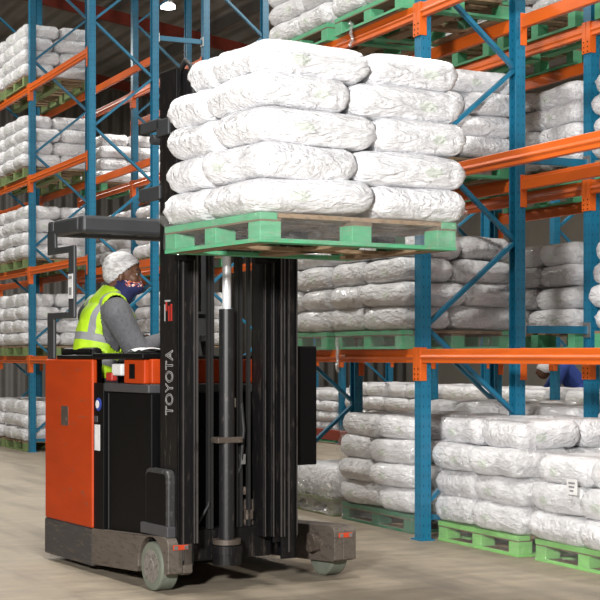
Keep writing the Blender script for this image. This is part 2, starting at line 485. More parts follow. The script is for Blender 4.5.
LN = ['first', 'second', 'third', 'fourth']
BAYN = {0: 'nearest bay at right', 1: 'bay beside the truck mast', 3: 'bay across the next aisle', 4: 'far bay behind the driver', 5: 'far left bay', 6: 'farthest left bay'}
def bayname(row, i):
    if row == 'C': return {3: 'bay by the blue-clad worker', 4: 'bay seen between the right posts', 5: 'bay seen left of the tall post', 2: 'nearest bay across the next aisle'}[i]
    return BAYN[i]
for row, bays, lv in (('A', (0, 1), LV_R), ('A', (4, 5, 6), LV_L), ('B', (0, 1), LV_R), ('B', (4, 5), LV_L), ('C', (2, 3, 4, 5), LV_R[:1])):
    for i in bays:
        for k, z in enumerate(lv):
            for side in ('front', 'back'):
                rack_rail(row, side, i, z, 'orange %s beam, %s level of %s, %s' % (side, LN[k], ROWN[row], bayname(row, i)), LN[k])

# spacers that tie the two rows together
def spacer(y, z, label):
    xa, xb = ROWS['A'][1], ROWS['B'][0]
    root = empty('row_spacer', ((xa + xb) / 2, y, z)); tag(root, label, 'row spacer', 'blue spacers between rack rows')
    L = (xb - xa) / 2
    MB().bar((-L, 0, 0), (L, 0, 0), .04, .06).build('bar', M['blue_plain'], root)
    for e in (-1, 1):
        MB().box(*sorted((e * L, e * (L - .012))), -.045, .045, -.06, .06).build('end_plate', M['galv'], root)
spacer(9.9, 2.93, 'blue spacer between the rows at right, under the upper shelf sacks')
spacer(9.9, 1.60, 'blue spacer between the rows at right, just over the lowest shelf')
spacer(Y[4], 5.50, 'blue spacer tying the far racks together near the ceiling lamp')
spacer(Y[4], 3.10, 'blue spacer tying the far racks together behind the mast top')

# red guard rail on the floor of the third row
g = MB(); g.box(10.42, 10.50, 18.4, 23.4, .06, .22)
gr = g.build('guard_rail', M['redsteel'], bevel=.01); tag(gr, 'red floor guard rail beyond the racks beside the mast', 'guard rail')
for yy in (18.6, 20.9, 23.2):
    MB().box(10.43, 10.49, yy - .04, yy + .04, 0, .06).build('foot', M['redsteel'], gr)

# ------------------------------------------------------------------ sacks and pallets
BL, BW, BH = .60, .50, .18
def sack_mesh(seed):
    rnd = random.Random(seed)
    nx, ny, nzv = 26, 22, 9
    ov = Vector((seed * 13.7, seed * 5.1, seed * 3.3))
    k, m = 9.0, 3.5
    bm = bmesh.new(); V = {}
    def vert(i, j, l):
        key = (i, j, l)
        if key in V: return V[key]
        a, b, c = 2 * i / nx - 1, 2 * j / ny - 1, 2 * l / nzv - 1
        # a cushion: a box rounded off by most of half its height, denser towards the edges
        a, b, c = [.45 * t + .55 * math.sin(t * PI / 2) for t in (a, b, c)]
        hx, hy, hz, r = BL / 2, BW / 2, BH / 2, .078
        P = Vector((a * hx, b * hy, c * hz))
        Q = Vector((max(-hx + r, min(hx - r, P.x)), max(-hy + r, min(hy - r, P.y)), max(-hz + r, min(hz - r, P.z))))
        d = P - Q
        if d.length > 1e-6: P = Q + d * (r / d.length) if max(abs(d.x), abs(d.y), abs(d.z)) > 1e-6 else P
        p = Vector((P.x / hx, P.y / hy, P.z / hz))
        # ends pull in towards a sewn seam
        pin = 1 - .10 * abs(p.x) ** 6
        x = p.x * BL / 2 * (1 + .045 * math.exp(-(p.z / .22) ** 2) * abs(p.x) ** 6)
        y = p.y * BW / 2 * (1 - .035 * abs(p.x) ** 4); z = p.z * BH / 2 * pin
        co = Vector((x, y, z))
        n = Vector((p.x / BL, p.y / BW, p.z / BH)).normalized()
        lo = noise.noise(co * 4.5 + ov) * .022
        r1 = 1 - abs(noise.noise(Vector((co.x * 11, co.y * 16, co.z * 30)) + ov)) * 2
        r2 = noise.noise(Vector((co.x * 26, co.y * 26, co.z * 40)) + ov * 2)
        side = max(0, 1 - abs(p.z)) ** .6
        co += n * (lo * (.4 + .6 * side) + side * (.013 * r1 + .006 * r2) - .004)
        co.z = max(-BH / 2, min(BH / 2 + .012, co.z)) + BH / 2
        V[key] = bm.verts.new(co)
        return V[key]
    def grid(f, n1, n2):
        for i in range(n1):
            for j in range(n2):
                bm.faces.new((f(i, j), f(i + 1, j), f(i + 1, j + 1), f(i, j + 1)))
    grid(lambda i, j: vert(i, j, nzv), nx, ny); grid(lambda i, j: vert(i, ny - j, 0), nx, ny)
    grid(lambda i, l: vert(i, 0, l), nx, nzv); grid(lambda i, l: vert(nx - i, ny, l), nx, nzv)
    grid(lambda j, l: vert(nx, j, l), ny, nzv); grid(lambda j, l: vert(0, ny - j, l), ny, nzv)
    me = bpy.data.meshes.new('sack'); bm.to_mesh(me); bm.free()
    for p in me.polygons: p.use_smooth = True
    return me
SACK_ME = {}
for mat in ('sack', 'sack_grey'):
    for sd in range(7):
        if mat == 'sack': me = sack_mesh(sd + 1)
        else: me = SACK_ME[('sack', sd)].copy()
        me.materials.append(M[mat]); SACK_ME[(mat, sd)] = me
SACKS, REST = [], []
NSTACK = [0]

LAYER = {3: ['bottom', 'middle', 'top'], 4: ['bottom', 'second', 'third', 'top'], 5: ['bottom', 'second', 'middle', 'fourth', 'top'], 1: ['only'], 2: ['bottom', 'top']}
POS = {(0, 0): 'front corner', (1, 0): 'right end', (0, 1): 'left end', (1, 1): 'back corner'}

def sack_stack(loc, rz, W, D, layers, h, desc, mat='sack_grey', seed=0, over=.035, jit=.06, top_sag=0, taper=0):
    rnd = random.Random(seed * 101 + 3)
    R = Matrix.Rotation(rz, 4, 'Z')
    sid = NSTACK[0]; NSTACK[0] += 1; nth_sack = 0
    for l in range(layers):
        fx0 = .5 + (jit if (l + seed) % 2 else -jit) * (.6 + .4 * rnd.random())
        fy0 = .5 + rnd.uniform(-.09, .09)
        ox, oy = rnd.uniform(-.02, .02), rnd.uniform(-.02, .02)
        sh = 0 if l < layers - 1 else .03
        X = [-over + ox + sh, fx0 * W, W + over + ox - sh]; Yv = [-over + oy + sh, fy0 * D, D + over + oy - sh - taper * l - (2.6 * taper if l == layers - 1 else 0)]
        for ix in (0, 1):
            for iy in (0, 1):
                wx, wy = X[ix + 1] - X[ix], Yv[iy + 1] - Yv[iy]
                turned = wy > wx * 1.05
                var, spin = rnd.randrange(7), rnd.random() < .5
                tilt = [rnd.uniform(-1, 1) for _ in range(3)]
                code = KEEP[sid][nth_sack] if KEEP else '1'
                nth_sack += 1
                if code == '0': continue
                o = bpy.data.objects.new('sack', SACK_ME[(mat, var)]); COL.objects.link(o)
                o['sid'] = sid; o['nth'] = nth_sack - 1
                c = R @ Vector(((X[ix] + X[ix + 1]) / 2, (Yv[iy] + Yv[iy + 1]) / 2, l * h))
                if l == layers - 1 and top_sag and iy == 1: hz = h * (1 - top_sag)
                else: hz = h
                o.location = Vector(loc) + c
                ang = rz + .045 * tilt[0] + (PI if spin else 0)
                if turned:
                    ang += PI / 2; o.scale = (wy / BL * 1.01, wx / BW * 1.01, hz / BH * 1.07)
                else:
                    o.scale = (wx / BL * 1.01, wy / BW * 1.01, hz / BH * 1.07)
                o.rotation_euler = (.022 * tilt[1], .022 * tilt[2], ang)
                tag(o, 'white sack, %s of %s layer, %s' % (POS[(ix, iy)], LAYER[layers][l], desc), 'sack', 'sacks, ' + desc)
                (REST if code == '2' else SACKS).append(o)

PAL_T = {}
PALLETS = []
def pallet(loc, rz, W, D, label, paintname='green', detail=True, h=.145):
    """block pallet, W x D, blocks in a 3 x 3 grid"""
    key = nth('p')
    if key in GONE: return
    root = empty('pallet', loc, rz); tag(root, label, 'pallet', None)
    g = M[paintname]; bl = .125
    ex = [0, W / 2 - bl / 2, W - bl]; ey = [0, D / 2 - bl / 2, D - bl]
    zt = h - .022
    # deck boards run across W between two painted side boards
    deck = MB(); n = 7
    for i in range(n):
        y = i * (D - .1) / (n - 1); deck.box(.1005, W - .1005, y + .001, y + .1, zt, h)
    deck.build('deck', M['wood'], root)
    for x in (0, W - .1):
        MB().box(x, x + .1, 0, D, zt - .012, h + .001).build('side_board', g, root, bevel=.003)
    st = MB()
    for x in ex: st.box(x + .002, x + bl - .002, .004, D - .004, zt - .02, zt - .001)
    st.build('stringer', M['wood2'], root)
    for i, x in enumerate(ex):
        for j, y in enumerate(ey):
            MB().box(x + .003, x + bl - .003, y + .003, y + bl - .003, .02, zt - .02).build('block', M['wood2'] if i == j == 1 else g, root, bevel=.003)
    bt = MB()
    for x in ex: bt.box(x, x + bl, .1, D - .1, 0, .02)
    bt.box(.1, W - .1, D / 2 - .05, D / 2 + .05, 0, .0195)
    bt.build('skid', M['wood'], root)
    for y in (0, D - .1):
        MB().box(0, W, y, y + .1, 0, .021).build('skid_edge', g, root, bevel=.002)
    for x in (-.001, W - .019):
        MB().box(x, x + .02, .1, D - .1, 0, .0215).build('skid_edge', g, root, bevel=.002)
    root['key'] = key; PALLETS.append(root)
    return root
def pallet_simple(loc, W, D, label, paintname='green', h=.145):
    key = nth('p')
    if key in GONE: return
    root = empty('pallet', loc); tag(root, label, 'pallet')
    m = MB(); bl = .1
    for x in (0, W / 2 - bl / 2, W - bl):
        for y in (0, D / 2 - bl / 2, D - bl): m.box(x, x + bl, y, y + bl, .02, h - .022)
    for x in (0, W / 2 - bl / 2, W - bl): m.box(x, x + bl, 0, D, 0, .02)
    m.build('base', M[paintname], root)
    d = MB(); n = 6
    for i in range(n):
        y = i * (D - .11) / (n - 1); d.box(0, W, y, y + .11, h - .022, h)
    d.build('deck', M['wood'], root)
    root['key'] = key; PALLETS.append(root)
    return root

H = .145
LOADX, LOADY = cw(-.195, 7.30)
YAW = math.atan2(CA * .523 - SA * .852, CA * .852 + SA * .523)
# the raised load
pallet((LOADX, LOADY, 1.952), YAW, 1.2, 1.04, 'green-edged wooden pallet raised high on the reach truck forks')
sack_stack((LOADX, LOADY, 1.952 + H), YAW, 1.2, 1.0, 5, .171, 'load raised by the truck', 'sack', 1, over=.04, taper=.03)

def full(x, y, z, W, D, layers, h, desc, plab, seed, paintname='green', mat='sack_grey', detail=True):
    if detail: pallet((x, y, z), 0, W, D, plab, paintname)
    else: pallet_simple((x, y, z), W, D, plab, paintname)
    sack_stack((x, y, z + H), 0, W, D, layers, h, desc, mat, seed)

full(5.75, 8.765, 0, 1.0, 1.09, 4, .196, 'floor stack right of tall post', 'green pallet on the floor just right of the tall blue post', 2, 'lime', 'sack')
full(5.78, 7.50, 0, 1.0, 1.10, 3, .19, 'floor stack at right edge', 'green pallet on the floor at the right picture edge', 3, 'lime', 'sack')
full(5.75, 10.28, 0, 1.0, 1.2, 4, .19, 'floor stack left of tall post', 'shrink-wrapped dark green floor pallet just left of the tall blue post', 4, 'darkgreen')
full(5.75, 11.66, 0, 1.0, .92, 1, .27, 'low floor stack beside mast', 'olive green pallet of the low stack on the floor beside the mast', 5, 'olive')
for k, z in enumerate(LV_R):
    sh = LN[k] + ' shelf'
    full(5.54, 10.04, z, 1.0, 1.16, 4, (.183, .172, .18)[k], '%s left of tall post' % sh, 'pallet on the %s just left of the tall post' % sh, 10 + k, detail=True)
    full(5.54, 11.34, z, 1.0, 1.16, 4, (.183, .172, .18)[k], '%s beside the mast' % sh, 'pallet on the %s beside the truck mast' % sh, 14 + k, detail=True)
for k, z in enumerate([0] + LV_R):
    sh = 'second row floor' if k == 0 else 'second row %s shelf' % LN[k - 1]
    hh = (.205, .18, .172, .18)[k]
    full(7.12, 10.02, z, 1.0, 1.16, 4, hh, sh + ' between right posts', 'pallet on the %s between the right posts' % sh, 20 + k, detail=False)
    full(7.12, 11.32, z, 1.0, 1.16, 4, hh, sh + ' behind tall post', 'pallet on the %s behind the tall post' % sh, 25 + k, detail=False)
    full(7.12, 8.60, z, 1.0, 1.16, 4, hh, sh + ' at right edge', 'pallet on the %s at the right picture edge' % sh, 30 + k, detail=False)
for i, (y, n) in enumerate(((12.8, 'nearest the right edge'), (14.05, 'by the last right post'), (15.6, 'near blue-clad worker'), (16.95, 'between right posts'), (18.55, 'behind tall post'), (19.85, 'left of tall post'), (21.42, 'beside mast'), (22.66, 'farthest'))):
    full(10.62, y, 0, 1.0, 1.16, 4, .205 if i < 6 else .17, 'third row floor, ' + n, 'pallet on the third row floor, ' + n, 40 + i, detail=False)
for k, z in enumerate([0] + LV_L):
    sh = 'far left rack floor' if k == 0 else 'far left rack %s shelf' % LN[k - 1]
    n = 3 if k == 0 else 4
    full(5.56, 21.38, z, 1.0, 1.16, n, .19, sh + ', nearer stack', 'pallet under the nearer stack, ' + sh, 50 + k, detail=False, paintname='olive')
    full(5.56, 22.70, z, 1.0, 1.16, n, .19, sh + ', farther stack', 'pallet under the farther stack, ' + sh, 56 + k, detail=False, paintname='olive')
    sb = 'far second row floor' if k == 0 else 'far second row %s shelf' % LN[k - 1]
    if k < 3: full(7.14, 21.38, z, 1.0, 1.16, n, .19, sb + ' behind driver', 'pallet behind the driver, ' + sb, 62 + k, detail=False)
    if k < 4: full(7.14, 22.70, z, 1.0, 1.16, n, .19, sb + ', left stack', 'pallet under the left stack, ' + sb, 66 + k, detail=False)
    if k < 3: full(7.14, 19.9, z, 1.0, 1.16, n, .19, sb + ' beside mast', 'pallet beside the mast, ' + sb, 70 + k, detail=False)

# ------------------------------------------------------------------ reach truck
OS, OT = .907, 2.4
def tw(s, t):
    return cw(-.195 + .852 * s - .523 * t, 7.30 + .523 * s + .852 * t)
tx, ty = tw(OS, OT)
truck = empty('reach_truck', (tx, ty, 0), YAW)
tag(truck, 'orange and black reach truck lifting the loaded pallet in the aisle', 'reach truck')
OFF = (OS, OT, 0)
def tp(mb, name, mat, parent=None, **k):
    return mb.build(name, M[mat], parent or truck, off=OFF, **k)

# rear body: side panels, back panel, skirt
lp = tp(MB().box(.25, .29, 2.59, 3.39, .285, 1.372), 'side_panel', 'torange', bevel=.012)
tp(MB().box(.2485, .252, 2.98, 3.10, .93, 1.06), 'recess_grip', 'collar', lp, bevel=.004)
tp(MB().box(1.525, 1.565, 2.54, 3.39, .285, 1.372), 'side_panel', 'torange', bevel=.012)
tp(MB().box(.29, 1.525, 3.33, 3.385, .285, 1.372), 'back_panel', 'torange', bevel=.01)
tp(MB().box(.25, 1.565, 2.59, 3.40, .04, .285), 'skirt', 'base', bevel=.012)
tp(MB().box(.29, 1.525, 2.592, 3.33, .285, .80), 'cab_floor', 'black')
st = tp(MB().box(.32, .86, 2.72, 3.28, .80, 1.19), 'seat', 'black', bevel=.04)
tp(MB().box(.31, .40, 2.74, 3.26, 1.19, 1.45), 'seat_back', 'black', st, bevel=.03)
# dash edge that runs along the top of the body
tp(MB().box(.255, .50, 1.86, 2.60, 1.372, 1.412).box(.255, .32, 2.60, 3.20, 1.372, 1.40), 'arm_ledge', 'black', bevel=.012)
tp(MB().box(.92, 1.29, 1.86, 3.0, 1.33, 1.40), 'dash_top', 'black', bevel=.015)
tp(MB().box(.30, 1.29, 1.82, 1.87, 1.225, 1.375), 'cowl', 'torange', bevel=.01)
inn = tp(MB().box(.275, .33, 1.87, 2.16, 1.225, 1.372), 'cowl_side', 'torange', bevel=.008)
stk = tp(MB().box(.271, .276, 2.0, 2.075, 1.255, 1.345), 'warning_decal', 'black', inn)
tp(MB().box(.269, .272, 2.015, 2.045, 1.27, 1.33), 'decal_symbol', 'white', stk) if False else None
tp(MB().box(.40, .9, 2.17, 2.52, 1.22, 1.30), 'tool_tray', 'black')
tp(MB().box(.30, .34, 2.26, 2.40, 1.27, 1.345), 'cable_plug', 'white', bevel=.01)
tp(MB().box(.29, .335, 2.38, 2.47, 1.235, 1.29), 'emergency_plug', 'decalred', bevel=.01)
# battery compartment
bx = tp(MB().box(.285, 1.29, 1.80, 2.53, .28, 1.17), 'battery_compartment', 'black', bevel=.01)
tp(MB().box(.268, 1.295, 1.80, 2.525, 1.17, 1.222), 'battery_cover', 'grey', bevel=.008)
strip = tp(MB().box(.262, .29, 2.44, 2.592, .285, 1.222), 'door_pillar', 'black', bevel=.005)
tp(MB().box(.259, .263, 2.49, 2.57, .79, .955), 'serial_plate', 'white', strip)
tp(MB().cyl((.258, 2.51, 1.085), (.263, 2.51, 1.085), .042), 'round_decal', 'decalblue', strip)
tp(MB().cyl((.2565, 2.522, 1.085), (.259, 2.522, 1.085), .026), 'decal_mark', 'white', strip)
tp(MB().box(.255, .263, 2.52, 2.57, .97, 1.01), 'latch', 'grey', strip, bevel=.003)
tp(MB().box(.2838, .2855, 2.40, 2.415, .30, 1.16), 'door_edge', 'grey', bx)

# base legs with load wheels
def leg(s0, s1, outer):
    pts = [(2.592, .055), (2.592, .285), (1.56, .335), (1.52, .325), (1.50, .30), (1.50, .125), (1.53, .11)]
    arch = []
    wy, wz, wr = 1.73, .146, .175
    for k in range(0, 15):
        a = math.radians(-8 + k * (196 / 14)); arch.append((wy - wr * math.cos(a), wz + wr * math.sin(a)))
    arch = [p for p in arch if p[1] > .115]
    pts2 = pts[:6] + [(1.54, .112)] + arch + [(1.93, .09)]
    m = MB()
    if outer < 0:
        m.prism(pts2, 0, s0, s0 + .10); m.prism(pts, 0, s0 + .10, s1)
    else:
        m.prism(pts, 0, s0, s1 - .10); m.prism(pts2, 0, s1 - .10, s1)
    lg = tp(m, 'base_leg', 'legs', bevel=.006)
    ws = (s0 + .003, s0 + .118) if outer < 0 else (s1 - .118, s1 - .003)
    w = tp(MB().cyl((ws[0], wy, wz), (ws[1], wy, wz), .145, n=48), 'load_wheel', 'tyre', lg, bevel=.012, smooth=False)
    hs = ws[0] - .002 if outer < 0 else ws[1] + .002
    tp(MB().cyl((hs, wy, wz), (hs + .02 * -outer, wy, wz), .10, n=36).cyl((hs + .006 * outer, wy, wz), (hs, wy, wz), .045, n=24), 'hub', 'hub', lg)
    sm = (s0 + s1) / 2
    lt = tp(MB().box(sm - .05, sm + .05, 1.492, 1.501, .262, .292), 'reflector', 'redlight', lg, bevel=.003)
    tp(MB().box(sm - .046, sm - .022, 1.488, 1.493, .266, .288).box(sm + .022, sm + .046, 1.488, 1.493, .266, .288), 'screw', 'galv', lt)
    return lg
leg(.25, .412, -1); leg(1.40, 1.562, 1)
tp(MB().cyl((1.34, 1.70, .22), (1.40, 1.70, .22), .06), 'side_roller', 'collar')
# hoop-shaped stop plate on the left leg
def round_rect(t0, t1, z0, z1, r):
    p = [(t0, z0), (t1, z0)]
    for k in range(7): a = PI / 2 * k / 6; p.append((t1 - r + r * math.cos(a), z1 - r + r * math.sin(a)))
    for k in range(7): a = PI / 2 + PI / 2 * k / 6; p.append((t0 + r + r * math.cos(a), z1 - r + r * math.sin(a)))
    return p
sh = tp(MB().prism(round_rect(1.545, 1.85, .33, .725, .045), 0, .272, .33), 'stop_block', 'hoopgrey', bevel=.01)
tp(MB().prism(round_rect(1.575, 1.83, .40, .70, .03), 0, .268, .275), 'stop_plate', 'black', sh)
tp(MB().box(.262, .335, 1.535, 1.90, .33, .395), 'foot_block', 'grey', sh, bevel=.006)

# overhead guard and its cranked rear pillar
gd = MB()
gd.box(.27, 1.53, 2.78, 2.88, 2.205, 2.318).box(.27, 1.53, 3.30, 3.40, 2.215, 2.318)
gd.box(.27, .36, 2.88, 3.30, 2.215, 2.318).box(1.44, 1.53, 2.88, 3.30, 2.215, 2.318)
og = tp(gd, 'overhead_guard', 'guard', bevel=.02)
for s in (.50, .70, .90, 1.10, 1.30):
    tp(MB().box(s - .02, s + .02, 2.88, 3.30, 2.235, 2.30), 'guard_bar', 'guard', og)
pil = [(3.40, 1.372), (3.40, 1.69), (3.03, 1.69), (3.03, 2.085), (3.40, 2.085), (3.40, 2.25), (3.27, 2.25), (3.26, 2.13), (2.935, 2.13), (2.935, 1.645), (3.285, 1.645), (3.285, 1.372)]
rp = tp(MB().prism(pil, 0, .27, .295), 'guard_pillar', 'guard', bevel=.008)
tp(MB().box(.266, .271, 2.945, 3.02, 1.775, 1.94), 'info_sticker', 'white', rp)
tp(MB().box(.2645, .2665, 2.955, 3.01, 1.905, 1.925), 'sticker_print', 'labelgrey', rp); tp(MB().box(.2645, .2665, 2.96, 3.005, 1.80, 1.85), 'sticker_print', 'labelgrey', rp)
tp(MB().box(1.44, 1.50, 3.25, 3.40, 1.372, 2.25), 'guard_pillar', 'guard', bevel=.008)
tp(MB().box(1.22, 1.28, 1.88, 1.95, 1.375, 2.25).box(1.22, 1.28, 1.88, 2.80, 2.21, 2.26), 'front_pillar', 'guard', bevel=.008)

# mast: outer channels, inner channels, cylinder, chains
def channel(s0, s1, t0, t1, z0, z1, name, mat='mast'):
    w = .022
    m = MB()
    m.box(s0, s0 + w, t0, t1, z0, z1).box(s0, s1, t0, t0 + w, z0, z1).box(s0, s1, t1 - w, t1, z0, z1)
    return m
ML = channel(.315, .42, 1.50, 1.74, .17, 2.05, '')
mo = tp(ML, 'mast_channel', 'mast', bevel=.004)
MR = MB().box(1.105, 1.127, 1.50, 1.74, .16, 2.05).box(1.02, 1.127, 1.50, 1.522, .16, 2.05).box(1.02, 1.127, 1.718, 1.74, .16, 2.05)
tp(MR, 'mast_channel', 'mast', bevel=.004)
il = MB().box(.345, .365, 1.53, 1.71, .26, 3.08).box(.345, .45, 1.53, 1.55, .26, 3.08).box(.40, .42, 1.47, 1.69, .3, 3.08).box(.315, .345, 1.52, 1.74, 2.0, 3.08)
tp(il, 'inner_channel', 'mast', bevel=.003)
ir = MB().box(1.06, 1.08, 1.53, 1.71, .26, 3.08).box(.98, 1.08, 1.53, 1.55, .26, 3.08).box(1.0, 1.02, 1.47, 1.69, .3, 3.08).box(.945, .96, 1.50, 1.66, .3, 3.0).box(.90, .915, 1.52, 1.66, .3, 3.0)
tp(ir, 'inner_channel', 'mast', bevel=.003)
tp(MB().box(.418, .428, 1.462, 1.472, .3, 3.0), 'rail_highlight', 'railshine')
tp(MB().box(.345, .352, 1.494, 1.501, .2, 2.05), 'rail_highlight', 'railshine')
tp(MB().box(.993, 1.0, 1.462, 1.472, .3, 3.0), 'rail_highlight', 'railshine')
tp(MB().box(1.065, 1.072, 1.494, 1.501, .2, 2.05), 'rail_highlight', 'railshine')
for s_, t_ in ((.447, 1.528), (.403, 1.468), (.958, 1.498), (.912, 1.518), (1.018, 1.468), (1.124, 1.498), (.978, 1.528)):  # more thin strips painted as highlight lines on the channel edges
    tp(MB().box(s_, s_ + .005, t_ - .004, t_ + .002, .3, 2.05), 'rail_highlight', 'railshine')
tp(MB().box(.42, 1.02, 1.62, 1.74, .17, .36), 'mast_foot', 'mast', bevel=.01)
tp(MB().box(.34, 1.10, 1.56, 1.70, 2.96, 3.08), 'mast_head', 'mast', bevel=.01)
tp(MB().box(.345, 1.08, 1.69, 1.74, 2.06, 2.16), 'mast_tie', 'mast', bevel=.006)
cy = tp(MB().cyl((.672, 1.56, .20), (.672, 1.56, 1.675), .047, n=32), 'lift_cylinder', 'cyl', smooth=False, bevel=.004)
tp(MB().cyl((.672, 1.56, 1.675), (.672, 1.56, 2.96), .027, n=32), 'chrome_rod', 'chrome', cy)
tp(MB().cyl((.672, 1.56, .215), (.672, 1.56, .265), .098, n=32).cyl((.672, 1.56, .15), (.672, 1.56, .215), .088, n=32), 'cylinder_foot', 'mast', cy)
tp(MB().cyl((.672, 1.56, .27), (.672, 1.56, .30), .085, n=32), 'foot_ring', 'collar', cy)
tp(MB().box(.585, .755, 1.51, 1.60, .875, .91), 'cylinder_clamp', 'collar', cy, bevel=.005)
tp(MB().cyl((.515, 1.66, 1.66), (.515, 1.66, 2.96), .034, n=20), 'free_lift_cylinder', 'mast')
tp(MB().box(.44, .60, 1.63, 1.68, 1.62, 1.645), 'cylinder_bracket', 'mast')
for s in (.575, .595, .765, .795, .85):
    tp(MB().box(s - .008, s + .008, 1.60, 1.63, .36, 2.96), 'lift_chain', 'rubber')
tp(MB().tube([(.80, 1.62, 1.15), (.80, 1.58, .95), (.79, 1.60, .72), (.76, 1.66, .62), (.74, 1.7, .5)], .012), 'hydraulic_hose', 'rubber', smooth=True)
tp(MB().tube([(.45, 1.66, .42), (.50, 1.6, .40), (.57, 1.60, .50), (.60, 1.64, .62)], .010), 'hydraulic_hose', 'rubber', smooth=True)
vb = tp(MB().box(.80, .92, 1.64, 1.72, .36, .52).box(.83, .88, 1.60, 1.66, .40, .46).box(.78, .84, 1.62, 1.68, .55, .60), 'valve_block', 'collar', bevel=.006)
tp(MB().box(.785, .815, 1.585, 1.61, .74, .80), 'hose_fitting', 'galv')
tp(MB().box(.72, .735, 1.60, 1.605, 1.085, 1.14).box(.742, .757, 1.60, 1.605, 1.085, 1.14), 'reflective_mark', 'white')
tp(MB().box(1.16, 1.31, 1.56, 1.80, .72, 1.455), 'reach_motor_cover', 'black', bevel=.008)
tp(MB().box(.33, 1.2, 1.745, 1.80, .36, .95), 'reach_plate', 'black')
# brackets that stick out behind the mast
tp(MB().box(.30, .345, 1.72, 1.98, 2.745, 2.81).box(.30, .345, 1.60, 1.76, 2.70, 2.80), 'mast_bracket', 'guard', bevel=.006)
tp(MB().cyl((.29, 1.80, 2.69), (.35, 1.80, 2.69), .03), 'mast_roller', 'guard')
tp(MB().box(.30, .345, 1.72, 2.0, 2.33, 2.41), 'mast_bracket', 'guard', bevel=.006)
tp(MB().tube([(.35, 1.56, 3.05), (.36, 1.49, 3.12), (.37, 1.44, 3.08), (.38, 1.42, 2.9), (.38, 1.45, 2.7)], .016), 'hydraulic_hose', 'rubber', smooth=True)
# carriage and forks under the pallet
cr = tp(MB().box(.20, 1.0, 1.30, 1.36, 1.99, 2.07).box(.20, 1.0, 1.30, 1.36, 2.36, 2.44).box(.30, .36, 1.36, 1.52, 1.95, 2.46).box(.84, .90, 1.36, 1.52, 1.95, 2.46), 'fork_carriage', 'black', bevel=.006)
for s in (.26, .80):
    tp(MB().box(s, s + .12, 1.255, 1.30, 1.99, 2.46).box(s, s + .12, .16, 1.27, 1.985, 2.025), 'fork', 'black', cr, bevel=.006)

# raised lettering up the side of the mast
def lettering(text, length, height, base, parent, mat):
    cu = bpy.data.curves.new('lettering', 'FONT'); cu.body = text; cu.fill_mode = 'NONE'
    cu.bevel_depth = .017; cu.bevel_resolution = 1; cu.size = 1; cu.space_character = 1.08
    o = bpy.data.objects.new('t', cu); COL.objects.link(o)
    dg = bpy.context.evaluated_depsgraph_get()
    me = bpy.data.meshes.new_from_object(o.evaluated_get(dg)); bpy.data.objects.remove(o)
    xs = [v.co.x for v in me.vertices]; ys = [v.co.y for v in me.vertices]
    w, h = max(xs) - min(xs), max(ys) - min(ys)
    s0, t0, z0 = base
    for v in me.vertices:
        a = (v.co.x - min(xs)) / w * length; b = (v.co.y - min(ys)) / h * height
        v.co = (s0 - v.co.z * .05 - OS, t0 + b - OT, z0 + a)
    me.materials.clear(); me.materials.append(M[mat])
    ob = bpy.data.objects.new('lettering', me); COL.objects.link(ob); ob.parent = parent
    return ob
lettering('TOYOTA', .385, .10, (.313, 1.56, 1.045), mo, 'letter')
tp(MB().box(.3135, .3155, 1.575, 1.595, 1.60, 1.70).box(.3135, .3155, 1.61, 1.625, 1.60, 1.69).box(.3135, .3155, 1.64, 1.66, 1.66, 1.72), 'model_decal', 'decalred', mo)
tp(MB().box(.3132, .3155, 1.665, 1.675, 1.60, 1.70).box(.3132, .3155, 1.60, 1.67, 1.715, 1.725), 'model_decal', 'letter', mo)
tp(MB().cyl((.95, 2.35, 1.40), (.93, 2.35, 1.50), .022).cyl((.93, 2.35, 1.49), (.925, 2.35, 1.53), .03, .02), 'control_lever', 'rubber')
tp(MB().box(.86, 1.06, 2.70, 3.08, 1.40, 1.45), 'control_console', 'black', bevel=.02)

# paper on the ledge by the driver
px_, py_ = tw(.66, 2.55)
sheet = empty('paper_sheet', (px_, py_, 1.43), YAW); tag(sheet, 'white paper sheet on the truck ledge under the driver\'s hand', 'paper')
bm = bmesh.new()
nn = 8
vs = [[bm.verts.new((-.13 + .26 * i / nn, -.10 + .2 * j / nn, .012 * math.sin(i * .7) + .006 * math.sin(j * 1.3) + .02 * (i / nn) ** 2)) for j in range(nn + 1)] for i in range(nn + 1)]
for i in range(nn):
    for j in range(nn): bm.faces.new((vs[i][j], vs[i + 1][j], vs[i + 1][j + 1], vs[i][j + 1]))
mbs = MB(); mbs.bm.free(); mbs.bm = bm
so = mbs.build('sheet', M['white'], sheet); so.modifiers.new('th', 'SOLIDIFY').thickness = .002
MB().box(-.13, .13, -.1, .1, -.028, -.012).build('clipboard', M['black'], sheet)

